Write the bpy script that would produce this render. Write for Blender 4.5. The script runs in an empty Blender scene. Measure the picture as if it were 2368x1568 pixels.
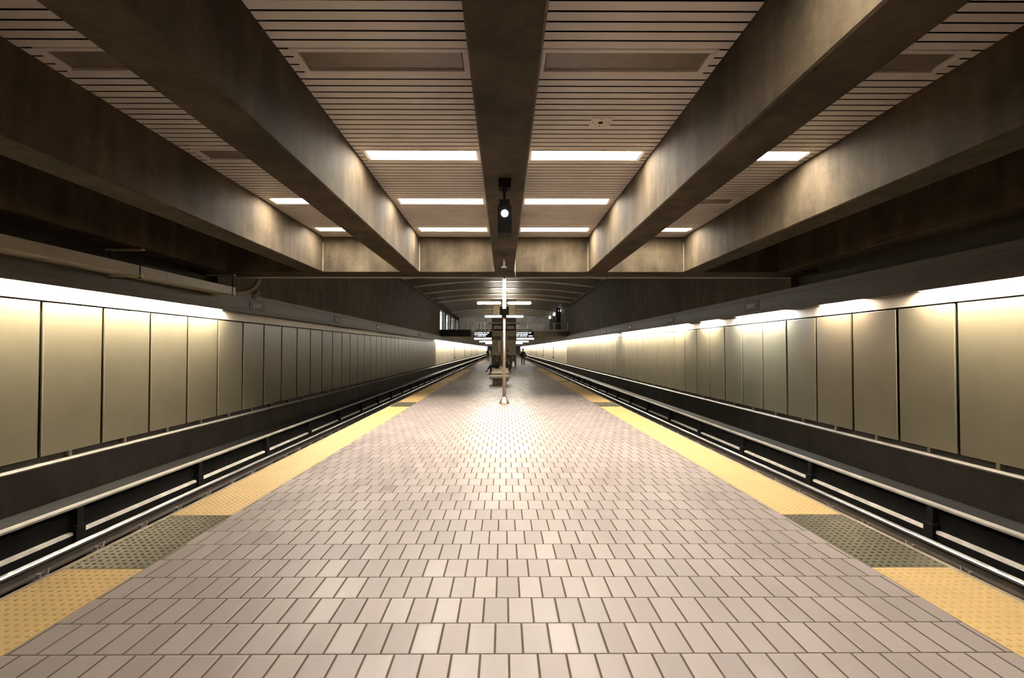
import bpy, bmesh, math, random
from mathutils import Vector, Matrix

random.seed(7)
C = bpy.context.scene
COL = C.collection
PI = math.pi

# ------------------------------------------------------------------ camera, world, exposure
CAM_H = 1.70
cam_data = bpy.data.cameras.new('camera')
cam = bpy.data.objects.new('camera', cam_data)
COL.objects.link(cam)
cam.location = (0.0, 0.0, CAM_H)
cam.rotation_euler = (PI / 2 + 0.02124, 0.0, -0.005)
cam_data.sensor_width = 36.0
cam_data.lens = 1130.0 / 2368.0 * 36.0
cam_data.shift_x = 13.35 / 2368.0
cam_data.clip_start = 0.05
cam_data.clip_end = 500
C.camera = cam

world = bpy.data.worlds.new('daylight')
C.world = world
world.use_nodes = True
bgn = world.node_tree.nodes['Background']
bgn.inputs[0].default_value = (0.90, 0.95, 1.0, 1)
bgn.inputs[1].default_value = 3.0

C.view_settings.view_transform = 'Standard'
C.view_settings.look = 'None'
C.view_settings.exposure = 0.68
C.view_settings.gamma = 1.0
C.view_settings.use_curve_mapping = False
C.cycles.max_bounces = 6
C.cycles.diffuse_bounces = 4
C.cycles.glossy_bounces = 3
C.cycles.transmission_bounces = 3
C.cycles.sample_clamp_indirect = 4.0
C.cycles.blur_glossy = 0.5
C.cycles.caustics_reflective = False
C.cycles.caustics_refractive = False

# lamp brightness (all lamps are built further down)
L_PANEL = 100.0      # recessed ceiling lights
L_COVE = 510.0       # tubes behind the trackside valances
L_PEND = 120.0       # twin hanging lamps in the vault
L_FAR = 14.0        # luminaires under the concourse

# ------------------------------------------------------------------ materials
def new_mat(name):
    m = bpy.data.materials.new(name)
    m.use_nodes = True
    nt = m.node_tree
    b = nt.nodes.get('Principled BSDF')
    return m, nt, b

def nd(nt, kind, **kw):
    n = nt.nodes.new(kind)
    for k, v in kw.items():
        setattr(n, k, v)
    return n

def mth(nt, op, a, b=None, c=None):
    n = nt.nodes.new('ShaderNodeMath')
    n.operation = op
    for i, v in enumerate((a, b, c)):
        if v is None:
            continue
        if isinstance(v, (int, float)):
            n.inputs[i].default_value = v
        else:
            nt.links.new(v, n.inputs[i])
    return n.outputs[0]

def sstep(nt, v, lo, hi):
    n = nt.nodes.new('ShaderNodeMapRange')
    n.interpolation_type = 'SMOOTHSTEP'
    nt.links.new(v, n.inputs[0])
    n.inputs[1].default_value = lo
    n.inputs[2].default_value = hi
    return n.outputs[0]

def mixc(nt, f, a, b, blend='MIX'):
    n = nt.nodes.new('ShaderNodeMix')
    n.data_type = 'RGBA'
    n.blend_type = blend
    for sock, v in ((n.inputs[0], f), (n.inputs[6], a), (n.inputs[7], b)):
        if isinstance(v, (int, float)):
            sock.default_value = v
        elif isinstance(v, (tuple, list)):
            sock.default_value = (v[0], v[1], v[2], 1)
        else:
            nt.links.new(v, sock)
    return n.outputs[2]

def coords(nt, scale=(1, 1, 1), kind='Object'):
    tc = nt.nodes.new('ShaderNodeTexCoord')
    mp = nt.nodes.new('ShaderNodeMapping')
    mp.inputs[3].default_value = scale
    nt.links.new(tc.outputs[kind], mp.inputs[0])
    return mp.outputs[0]

def noise(nt, vec, scale, detail=4, rough=0.6):
    n = nt.nodes.new('ShaderNodeTexNoise')
    n.inputs['Scale'].default_value = scale
    n.inputs['Detail'].default_value = detail
    n.inputs['Roughness'].default_value = rough
    nt.links.new(vec, n.inputs['Vector'])
    return n.outputs[0]

def plain(name, col, rough=0.5, metal=0.0, spec=0.5, var=0.12, nscale=4.0, bump=0.0, stretch=(1, 1, 1)):
    m, nt, b = new_mat(name)
    v = coords(nt, stretch)
    f = noise(nt, v, nscale, 5)
    f = sstep(nt, f, 0.3, 0.7)
    lo = tuple(c * (1 - var) for c in col)
    hi = tuple(min(1, c * (1 + var)) for c in col)
    nt.links.new(mixc(nt, f, lo, hi), b.inputs['Base Color'])
    b.inputs['Roughness'].default_value = rough
    b.inputs['Metallic'].default_value = metal
    b.inputs['Specular IOR Level'].default_value = spec
    if bump:
        bp = nt.nodes.new('ShaderNodeBump')
        bp.inputs['Strength'].default_value = bump
        bp.inputs['Distance'].default_value = 0.01
        nt.links.new(noise(nt, v, nscale * 8, 4), bp.inputs['Height'])
        nt.links.new(bp.outputs[0], b.inputs['Normal'])
    return m

def concrete(name, lo, hi, scale=0.8):
    m, nt, b = new_mat(name)
    v = coords(nt)
    big = sstep(nt, noise(nt, v, scale, 6, 0.65), 0.32, 0.68)
    streak = sstep(nt, noise(nt, coords(nt, (2.2, 2.2, 0.35)), 1.3, 4), 0.35, 0.7)
    fine = noise(nt, v, 14.0, 4, 0.7)
    f = mth(nt, 'ADD', mth(nt, 'MULTIPLY', big, 0.6), mth(nt, 'MULTIPLY', streak, 0.4))
    c = mixc(nt, f, lo, hi)
    c = mixc(nt, mth(nt, 'MULTIPLY', sstep(nt, fine, 0.35, 0.75), 0.25), c, tuple(x * 0.55 for x in lo))
    # form tie holes and pits
    vo = nt.nodes.new('ShaderNodeTexVoronoi')
    vo.inputs['Scale'].default_value = 1.1
    nt.links.new(v, vo.inputs['Vector'])
    pit = mth(nt, 'LESS_THAN', vo.outputs['Distance'], 0.022)
    c = mixc(nt, mth(nt, 'MULTIPLY', pit, 0.75), c, tuple(x * 0.2 for x in lo))
    nt.links.new(c, b.inputs['Base Color'])
    b.inputs['Roughness'].default_value = 0.78
    b.inputs['Specular IOR Level'].default_value = 0.12
    bp = nt.nodes.new('ShaderNodeBump')
    bp.inputs['Strength'].default_value = 0.35
    bp.inputs['Distance'].default_value = 0.012
    nt.links.new(noise(nt, v, 9.0, 6, 0.7), bp.inputs['Height'])
    nt.links.new(bp.outputs[0], b.inputs['Normal'])
    return m

def emit(name, col, strength):
    m = bpy.data.materials.new(name)
    m.use_nodes = True
    nt = m.node_tree
    for n in list(nt.nodes):
        nt.nodes.remove(n)
    e = nt.nodes.new('ShaderNodeEmission')
    e.inputs[0].default_value = (*col, 1)
    e.inputs[1].default_value = strength
    o = nt.nodes.new('ShaderNodeOutputMaterial')
    nt.links.new(e.outputs[0], o.inputs[0])
    return m

TW, TD = 0.1595, 0.3077
def tile_floor(name):
    m, nt, b = new_mat(name)
    tc = nt.nodes.new('ShaderNodeTexCoord')
    sp = nt.nodes.new('ShaderNodeSeparateXYZ')
    nt.links.new(tc.outputs['Object'], sp.inputs[0])
    x, y = sp.outputs[0], sp.outputs[1]
    v = mth(nt, 'DIVIDE', mth(nt, 'ADD', y, 0.003 + 100 * TD), TD)
    row = mth(nt, 'FLOOR', v)
    par = mth(nt, 'MODULO', mth(nt, 'ADD', row, 1.0), 2.0)
    u = mth(nt, 'DIVIDE', mth(nt, 'ADD', x, -0.1088 + 100 * TW), TW)
    u = mth(nt, 'ADD', u, mth(nt, 'MULTIPLY', par, 0.5))
    col = mth(nt, 'FLOOR', u)
    fu = mth(nt, 'FRACT', u)
    fv = mth(nt, 'FRACT', v)
    du = mth(nt, 'MULTIPLY', mth(nt, 'MINIMUM', fu, mth(nt, 'SUBTRACT', 1.0, fu)), TW)
    dv = mth(nt, 'MULTIPLY', mth(nt, 'MINIMUM', fv, mth(nt, 'SUBTRACT', 1.0, fv)), TD)
    mask = mth(nt, 'MULTIPLY', sstep(nt, du, 0.0055, 0.0075), sstep(nt, dv, 0.0035, 0.0065))
    pill = mth(nt, 'MULTIPLY', sstep(nt, du, 0.003, 0.016), sstep(nt, dv, 0.002, 0.020))
    cb = nt.nodes.new('ShaderNodeCombineXYZ')
    nt.links.new(col, cb.inputs[0])
    nt.links.new(row, cb.inputs[1])
    wn = nt.nodes.new('ShaderNodeTexWhiteNoise')
    wn.noise_dimensions = '2D'
    nt.links.new(cb.outputs[0], wn.inputs['Vector'])
    rnd = wn.outputs['Value']
    r3 = nt.nodes.new('ShaderNodeSeparateColor')
    nt.links.new(wn.outputs['Color'], r3.inputs[0])
    base = mixc(nt, rnd, (0.206, 0.171, 0.161), (0.246, 0.205, 0.191))
    base = mixc(nt, mth(nt, 'MULTIPLY', mth(nt, 'GREATER_THAN', r3.outputs[1], 0.75), 0.3), base, (0.168, 0.144, 0.142))
    vec = coords(nt)
    base = mixc(nt, mth(nt, 'MULTIPLY', sstep(nt, noise(nt, vec, 0.9, 4), 0.45, 0.75), 0.22), base, (0.135, 0.110, 0.100))
    base = mixc(nt, mth(nt, 'MULTIPLY', sstep(nt, noise(nt, vec, 9.0, 5, 0.7), 0.55, 0.8), 0.25), base, (0.135, 0.108, 0.095))
    grout = mixc(nt, noise(nt, vec, 30, 3), (0.045, 0.034, 0.022), (0.075, 0.058, 0.040))
    nt.links.new(mixc(nt, mask, grout, base), b.inputs['Base Color'])
    rg = mth(nt, 'ADD', 0.31, mth(nt, 'MULTIPLY', r3.outputs[2], 0.18))
    rg = mth(nt, 'ADD', rg, mth(nt, 'MULTIPLY', mth(nt, 'SUBTRACT', 1.0, mask), 0.5))
    nt.links.new(rg, b.inputs['Roughness'])
    b.inputs['Specular IOR Level'].default_value = 0.24
    # every tile is laid with a slightly different tilt
    geo = nt.nodes.new('ShaderNodeNewGeometry')
    tv = nt.nodes.new('ShaderNodeVectorMath'); tv.operation = 'SUBTRACT'
    nt.links.new(wn.outputs['Color'], tv.inputs[0]); tv.inputs[1].default_value = (0.5, 0.5, 0.5)
    ts = nt.nodes.new('ShaderNodeVectorMath'); ts.operation = 'MULTIPLY'
    nt.links.new(tv.outputs[0], ts.inputs[0]); ts.inputs[1].default_value = (0.018, 0.018, 0.0)
    ta = nt.nodes.new('ShaderNodeVectorMath'); ta.operation = 'ADD'
    nt.links.new(geo.outputs['Normal'], ta.inputs[0]); nt.links.new(ts.outputs[0], ta.inputs[1])
    tn = nt.nodes.new('ShaderNodeVectorMath'); tn.operation = 'NORMALIZE'
    nt.links.new(ta.outputs[0], tn.inputs[0])
    h = mth(nt, 'ADD', mth(nt, 'MULTIPLY', pill, 1.0), mth(nt, 'MULTIPLY', noise(nt, vec, 5.0, 3), 0.25))
    bp = nt.nodes.new('ShaderNodeBump')
    bp.inputs['Strength'].default_value = 0.5
    bp.inputs['Distance'].default_value = 0.0025
    nt.links.new(h, bp.inputs['Height'])
    nt.links.new(tn.outputs[0], bp.inputs['Normal'])
    nt.links.new(bp.outputs[0], b.inputs['Normal'])
    return m

def dotted(name, col, top, rough):
    """tactile paving: raised domes have darker tops, stained on yellow; black base is lightened for sheen"""
    m, nt, b = new_mat(name)
    vec = coords(nt)
    f = sstep(nt, noise(nt, vec, 3.0, 5), 0.3, 0.7)
    c = mixc(nt, f, tuple(x * 0.9 for x in col), col)
    sp = nt.nodes.new('ShaderNodeSeparateXYZ')
    nt.links.new(vec, sp.inputs[0])
    up = sstep(nt, sp.outputs[2], 0.0036, 0.0060)
    nt.links.new(mixc(nt, up, c, top), b.inputs['Base Color'])
    b.inputs['Roughness'].default_value = rough
    return m

M = {}
M['tile'] = tile_floor('quarry tile')
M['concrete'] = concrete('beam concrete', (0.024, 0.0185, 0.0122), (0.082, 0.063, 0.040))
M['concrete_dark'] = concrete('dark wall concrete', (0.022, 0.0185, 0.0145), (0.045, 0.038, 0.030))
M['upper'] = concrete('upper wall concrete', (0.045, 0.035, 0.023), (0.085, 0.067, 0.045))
M['kerb'] = concrete('kerb concrete', (0.20, 0.165, 0.12), (0.34, 0.28, 0.21), 2.0)
M['ledge'] = plain('ledge cap', (0.13, 0.118, 0.10), 0.5, var=0.15)
M['slat'] = plain('ceiling slat', (0.90, 0.83, 0.765), 0.45, var=0.06, nscale=1.5)
M['frame'] = plain('light frame', (0.86, 0.79, 0.72), 0.4, var=0.04)
M['lens_off'] = plain('unlit lens', (0.15, 0.122, 0.098), 0.35, var=0.12, nscale=6)
M['plenum'] = plain('plenum black', (0.012, 0.010, 0.009), 0.9)
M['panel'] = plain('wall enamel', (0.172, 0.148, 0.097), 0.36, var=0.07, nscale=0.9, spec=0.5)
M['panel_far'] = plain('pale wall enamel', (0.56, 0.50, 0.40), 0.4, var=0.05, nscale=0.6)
M['cornice'] = plain('cornice white', (0.72, 0.63, 0.52), 0.5, var=0.03)
M['recess'] = plain('wall recess', (0.035, 0.030, 0.024), 0.8)
M['valance'] = plain('valance dark', (0.066, 0.056, 0.042), 0.6, var=0.1)
M['louvre'] = plain('louvre dark', (0.05, 0.042, 0.034), 0.5)
M['yellow'] = dotted('tactile yellow', (0.46, 0.315, 0.128), (0.40, 0.258, 0.09), 0.5)
M['black_mat'] = dotted('tactile black', (0.115, 0.106, 0.070), (0.020, 0.018, 0.013), 0.24)  # base lightened to paint in the wall's sheen around the dark domes
M['steel'] = plain('polished steel', (0.60, 0.51, 0.41), 0.40, metal=1.0, var=0.05)
M['rail'] = plain('worn rail steel', (0.75, 0.74, 0.72), 0.35, metal=1.0, var=0.08)
M['rust'] = plain('rusty rail web', (0.045, 0.033, 0.024), 0.8, var=0.3)
M['clip'] = plain('rail clip steel', (0.16, 0.135, 0.11), 0.5, var=0.3)
M['third'] = plain('contact rail alloy', (0.62, 0.58, 0.50), 0.4, var=0.2)
M['cover'] = plain('cover board', (0.24, 0.22, 0.185), 0.55, var=0.15)
M['black'] = plain('black paint', (0.008, 0.0075, 0.007), 0.8, spec=0.15)
M['matt_black'] = plain('matt black casing', (0.0022, 0.002, 0.0018), 0.9, spec=0.05)
M['dark'] = plain('dark grey paint', (0.035, 0.031, 0.027), 0.6)
M['ballast'] = concrete('track bed', (0.004, 0.0035, 0.003), (0.009, 0.008, 0.007), 2.0)
M['duct'] = plain('duct sheet metal', (0.30, 0.255, 0.18), 0.45, var=0.08)
M['strut'] = plain('strut', (0.55, 0.47, 0.35), 0.45, var=0.06)
M['rib'] = plain('vault rib cream', (0.82, 0.72, 0.56), 0.3, var=0.04)
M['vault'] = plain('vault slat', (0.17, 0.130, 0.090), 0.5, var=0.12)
M['bench'] = concrete('bench concrete', (0.42, 0.36, 0.26), (0.58, 0.50, 0.38), 2.0)
M['bench_base'] = concrete('bench base concrete', (0.10, 0.085, 0.06), (0.17, 0.14, 0.10), 2.0)
M['pier'] = concrete('pier concrete', (0.38, 0.315, 0.225), (0.52, 0.435, 0.315), 0.8)
M['pier_dark'] = plain('pier dark band', (0.10, 0.08, 0.055), 0.6)
M['pier_pale'] = plain('pier pale panel', (0.50, 0.42, 0.32), 0.6, var=0.04)
M['duct_shiny'] = plain('shiny duct', (0.36, 0.29, 0.20), 0.3, metal=0.8, var=0.2, nscale=0.8)
M['pale_wall'] = plain('pale grey wall', (0.55, 0.54, 0.52), 0.6, var=0.25, nscale=0.5)
M['greypaint'] = plain('grey paint', (0.30, 0.28, 0.26), 0.5)
M['mesh_grey'] = plain('railing infill', (0.36, 0.35, 0.34), 0.5, var=0.25, nscale=5)
M['deck'] = plain('deck fascia', (0.12, 0.10, 0.08), 0.7)
M['white'] = plain('white enamel', (0.75, 0.73, 0.70), 0.4, var=0.03)
M['letter'] = plain('sign letter', (0.55, 0.49, 0.40), 0.6, var=0.05)
M['poster'] = plain('poster paper', (0.50, 0.46, 0.40), 0.5, var=0.5, nscale=2.0)
M['cone'] = plain('pale blue cone plastic', (0.42, 0.56, 0.72), 0.45, var=0.05)
M['cone_band'] = plain('cone reflective band', (0.80, 0.78, 0.76), 0.35, var=0.03)
M['skin'] = plain('skin', (0.42, 0.27, 0.18), 0.5, var=0.06)
M['hair'] = plain('dark hair', (0.012, 0.009, 0.007), 0.5)
M['coat'] = plain('black coat', (0.016, 0.014, 0.013), 0.8)
M['navy'] = plain('charcoal jacket', (0.020, 0.019, 0.019), 0.8)
M['jeans'] = plain('dark jeans', (0.035, 0.033, 0.034), 0.85)
M['tan'] = plain('tan trousers', (0.20, 0.14, 0.085), 0.85)
M['bag'] = plain('white bag cloth', (0.72, 0.68, 0.62), 0.7)
M['em_panel'] = emit('lit lens', (1.0, 0.91, 0.78), L_PANEL)
M['em_cove'] = emit('lit tube', (1.0, 0.90, 0.72), L_COVE)
M['em_cove_pink'] = emit('pinkish tube', (1.0, 0.82, 0.66), L_COVE * 0.7)
M['em_cove_cool'] = emit('cool tube', (0.93, 0.96, 0.95), L_COVE * 1.1)
M['em_pend'] = emit('lit pendant tube', (1.0, 0.90, 0.74), L_PEND)
M['em_pend_near'] = emit('lit nearest pendant tube', (1.0, 0.90, 0.74), L_PEND * 0.26)
M['em_far'] = emit('lit luminaire', (1.0, 0.96, 0.88), L_FAR)
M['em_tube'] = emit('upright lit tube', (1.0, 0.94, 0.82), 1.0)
M['em_led'] = emit('display letters', (0.92, 0.95, 1.0), 1.0)
M['em_spot'] = emit('lit spot lens', (0.95, 0.98, 1.0), 6.0)
M['em_flood'] = emit('lit flood lens', (0.9, 1.0, 0.98), 6.0)
gm, gnt, gb = new_mat('window glass')
gb.inputs['Base Color'].default_value = (0.9, 0.94, 0.96, 1)
gb.inputs['Roughness'].default_value = 0.03
gb.inputs['Transmission Weight'].default_value = 1.0
gb.inputs['IOR'].default_value = 1.02
nn = noise(gnt, coords(gnt), 3.0, 2)
gnt.links.new(mth(gnt, 'MULTIPLY', nn, 0.06), gb.inputs['Roughness'])
M['glass'] = gm

# ------------------------------------------------------------------ mesh helpers
class MB:
    def __init__(self):
        self.v, self.f = [], []
    def box(self, x0, x1, y0, y1, z0, z1):
        if x0 > x1: x0, x1 = x1, x0
        if y0 > y1: y0, y1 = y1, y0
        if z0 > z1: z0, z1 = z1, z0
        n = len(self.v)
        self.v += [(x0, y0, z0), (x1, y0, z0), (x1, y1, z0), (x0, y1, z0),
                   (x0, y0, z1), (x1, y0, z1), (x1, y1, z1), (x0, y1, z1)]
        for q in ((0, 3, 2, 1), (4, 5, 6, 7), (0, 1, 5, 4), (1, 2, 6, 5), (2, 3, 7, 6), (3, 0, 4, 7)):
            self.f.append(tuple(n + i for i in q))
        return self
    def quad(self, a, b, c, d):
        n = len(self.v)
        self.v += [a, b, c, d]
        self.f.append((n, n + 1, n + 2, n + 3))
        return self
    def prism(self, prof, y0, y1):
        """profile of (x, z) points extruded along y"""
        n, k = len(self.v), len(prof)
        self.v += [(p[0], y0, p[1]) for p in prof] + [(p[0], y1, p[1]) for p in prof]
        for i in range(k):
            j = (i + 1) % k
            self.f.append((n + i, n + j, n + k + j, n + k + i))
        self.f.append(tuple(n + i for i in reversed(range(k))))
        self.f.append(tuple(n + k + i for i in range(k)))
        return self
    def lathe(self, prof, cx=0, cy=0, seg=16):
        """(r, z) rings round a vertical axis"""
        n, k = len(self.v), len(prof)
        for r, z in prof:
            for i in range(seg):
                a = 2 * PI * i / seg
                self.v.append((cx + r * math.cos(a), cy + r * math.sin(a), z))
        for j in range(k - 1):
            for i in range(seg):
                i2 = (i + 1) % seg
                self.f.append((n + j * seg + i, n + j * seg + i2, n + (j + 1) * seg + i2, n + (j + 1) * seg + i))
        self.f.append(tuple(n + i for i in reversed(range(seg))))
        self.f.append(tuple(n + (k - 1) * seg + i for i in range(seg)))
        return self
    def tube(self, pts, r, seg=10):
        pts = [Vector(p) for p in pts]
        rr = r if isinstance(r, (list, tuple)) else [r] * len(pts)
        n = len(self.v)
        up = Vector((0, 0, 1))
        for i, p in enumerate(pts):
            d = (pts[min(i + 1, len(pts) - 1)] - pts[max(i - 1, 0)]).normalized()
            a = d.cross(up)
            if a.length < 1e-3:
                a = d.cross(Vector((1, 0, 0)))
            a.normalize()
            b = d.cross(a).normalized()
            for k in range(seg):
                t = 2 * PI * k / seg
                q = p + (a * math.cos(t) + b * math.sin(t)) * rr[i]
                self.v.append(tuple(q))
        for j in range(len(pts) - 1):
            for k in range(seg):
                k2 = (k + 1) % seg
                self.f.append((n + j * seg + k, n + j * seg + k2, n + (j + 1) * seg + k2, n + (j + 1) * seg + k))
        self.f.append(tuple(n + k for k in reversed(range(seg))))
        self.f.append(tuple(n + (len(pts) - 1) * seg + k for k in range(seg)))
        return self
    def dome(self, cx, cy, z, r0, r1, h, seg=8):
        n = len(self.v)
        for r, zz in ((r0, z), (r0 * 0.96, z + h * 0.55), (r1, z + h)):
            for i in range(seg):
                a = 2 * PI * i / seg
                self.v.append((cx + r * math.cos(a), cy + r * math.sin(a), zz))
        for j in range(2):
            for i in range(seg):
                i2 = (i + 1) % seg
                self.f.append((n + j * seg + i, n + j * seg + i2, n + (j + 1) * seg + i2, n + (j + 1) * seg + i))
        self.f.append(tuple(n + 2 * seg + i for i in range(seg)))
        return self
    def ball(self, c, r, seg=10, rings=6, s=(1, 1, 1)):
        n = len(self.v)
        for j in range(1, rings):
            t = PI * j / rings
            for i in range(seg):
                a = 2 * PI * i / seg
                self.v.append((c[0] + s[0] * r * math.sin(t) * math.cos(a), c[1] + s[1] * r * math.sin(t) * math.sin(a), c[2] + s[2] * r * math.cos(t)))
        top = len(self.v); self.v.append((c[0], c[1], c[2] + r * s[2]))
        bot = len(self.v); self.v.append((c[0], c[1], c[2] - r * s[2]))
        for j in range(rings - 2):
            for i in range(seg):
                i2 = (i + 1) % seg
                self.f.append((n + j * seg + i, n + (j + 1) * seg + i, n + (j + 1) * seg + i2, n + j * seg + i2))
        for i in range(seg):
            i2 = (i + 1) % seg
            self.f.append((top, n + i, n + i2))
            self.f.append((bot, n + (rings - 2) * seg + i2, n + (rings - 2) * seg + i))
        return self
    def build(self, name, mat, parent=None, bevel=0.0, smooth=False):
        me = bpy.data.meshes.new(name)
        me.from_pydata(self.v, [], self.f)
        me.update()
        me.materials.append(mat)
        if smooth:
            for p in me.polygons:
                p.use_smooth = True
        o = bpy.data.objects.new(name, me)
        COL.objects.link(o)
        if parent is not None:
            o.parent = parent
        if bevel:
            b = o.modifiers.new('bevel', 'BEVEL')
            b.width = bevel
            b.segments = 2
            b.limit_method = 'ANGLE'
        return o

def tag(o, label, cat=None, group=None, kind=None):
    if label: o['label'] = label
    if cat: o['category'] = cat
    if group: o['group'] = group
    if kind: o['kind'] = kind
    return o

def struct(o, label=None):
    o['kind'] = 'structure'
    if label: o['label'] = label
    return o

def thing(name, label, cat, loc=(0, 0, 0), rz=0.0, group=None):
    o = bpy.data.objects.new(name, None)
    o.empty_display_size = 0.1
    COL.objects.link(o)
    o.location = loc
    o.rotation_euler = (0, 0, rz)
    return tag(o, label, cat, group)

def copy_tree(o, parent=None):
    c = o.copy()
    COL.objects.link(c)
    if parent is not None:
        c.parent = parent
    for ch in list(o.children):
        copy_tree(ch, c)
    return c

ORD = ['first', 'second', 'third', 'fourth', 'fifth', 'sixth', 'seventh', 'eighth', 'ninth', 'tenth', 'eleventh', 'twelfth']

# ------------------------------------------------------------------ key dimensions
XO = 0.04                      # the hall's centre line lies a little right of the camera
Y0, YX, YX2 = -13.0, 14.50, 15.47   # rear end, cross beam near and far face
YW = 66.0                      # start of the far wall section
YD = 69.0                      # front of the concourse bridge
YB = 99.0                     # rear wall of the concourse
YE = 273.0                     # end of the tracks
ZS, ZC = 4.00, 5.05            # beam soffit, slat ceiling
def SX(s, x): return XO + s * x
SIDE = {-1: 'left', 1: 'right'}

# ------------------------------------------------------------------ the setting: floor, kerbs, track beds
fl = MB().box(SX(-1, 2.82), SX(1, 2.82), Y0, 205, -0.16, 0).build('floor', M['tile'])
struct(fl, 'long platform floor of pinkish beige rectangular tiles')
for s in (-1, 1):
    k = MB().box(SX(s, 2.82), SX(s, 3.435), Y0, 205, -0.16, -0.012)
    k.box(SX(s, 3.435), SX(s, 3.48), Y0, 205, -0.30, 0.0)
    k.box(SX(s, 2.6), SX(s, 2.9), Y0, 205, -1.35, -0.16)
    o = k.build('trim_%d' % (1 if s < 0 else 2), M['kerb'])
    struct(o, 'concrete nosing along the %s platform edge' % SIDE[s])
    b = MB().box(SX(s, 2.75), SX(s, 9.4), Y0, YE, -1.55, -1.35).build('track_bed', M['ballast'])
    struct(b, 'dark track bed on the %s side' % SIDE[s])

# tactile paving: black mats every 10.7 m between long yellow strips
def tactile(s, y0, y1, mat, name, label, group, domes):
    xa, xb = sorted((SX(s, 2.822), SX(s, 3.433)))
    m = MB().box(xa, xb, y0 + 0.004, y1 - 0.004, -0.012, 0.003)
    if domes:
        nx, p = 10, 0.0605
        ny = int((min(y1, 15.0) - y0) / p)
        for j in range(max(ny, 0)):
            yy = y0 + p * (j + 0.5)
            if yy < 1.0: continue
            for i in range(nx):
                m.dome(xa + (xb - xa) * (i + 0.5) / nx, yy, 0.003, 0.0150, 0.010, 0.0042, 7)
    o = m.build(name, mat)
    tag(o, label, 'tactile paving', group)
for s in (-1, 1):
    sd = SIDE[s]
    starts = [3.83 + 10.7 * k for k in range(12)]
    prev = Y0
    for k, y in enumerate(starts):
        dm = y < 15
        tactile(s, prev, y, M['yellow'], 'tactile_strip',
                ('yellow tactile strip in the %s foreground, nearest the camera' % sd) if k == 0 else
                'yellow tactile strip on %s platform edge beyond the %s black mat from camera' % (sd, ORD[k - 1]),
                'yellow tactile strips', dm)
        tactile(s, y, y + 1.22, M['black_mat'], 'tactile_mat',
                'black dotted tactile mat on %s platform edge, %s from the camera' % (sd, ORD[k]),
                'black tactile mats', dm)
        prev = y + 1.22
    tactile(s, prev, 205, M['yellow'], 'tactile_strip', 'yellow tactile strip at the far end of the %s platform edge' % sd, 'yellow tactile strips', False)

# ------------------------------------------------------------------ trackside walls
TUBE_P = 1.71
def tube_list(s):
    """(start, end, material) of every lamp behind the valance of one side"""
    out = []
    if s < 0:
        y = 15.9 - 12 * TUBE_P
        while y < 15.8:
            out.append((y, y + TUBE_P - 0.12, 'em_cove')); y += TUBE_P
        y = YW
        while y < 268:
            out.append((y, y + 6.7, 'em_cove')); y += 6.84
    else:
        pat = {-8: 0, -7: 0, -6: 0, -5: 0, -4: 0, -3: 0, -2: 1, -1: 1, 0: 1, 1: 0, 2: 2, 3: 0, 4: 3, 5: 3, 6: 0, 7: 1, 8: 0}
        for k in range(-8, 33):
            t = pat.get(k, 1)
            if k == 17: t = 0
            if t:
                y = 9.1 + TUBE_P * k
                out.append((y, y + TUBE_P - 0.12, {1: 'em_cove', 2: 'em_cove_pink', 3: 'em_cove_cool'}[t]))
        y = 9.1 + TUBE_P * 33
        while y < 268:
            out.append((y, y + 6.7, 'em_cove')); y += 6.84
    return out

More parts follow.
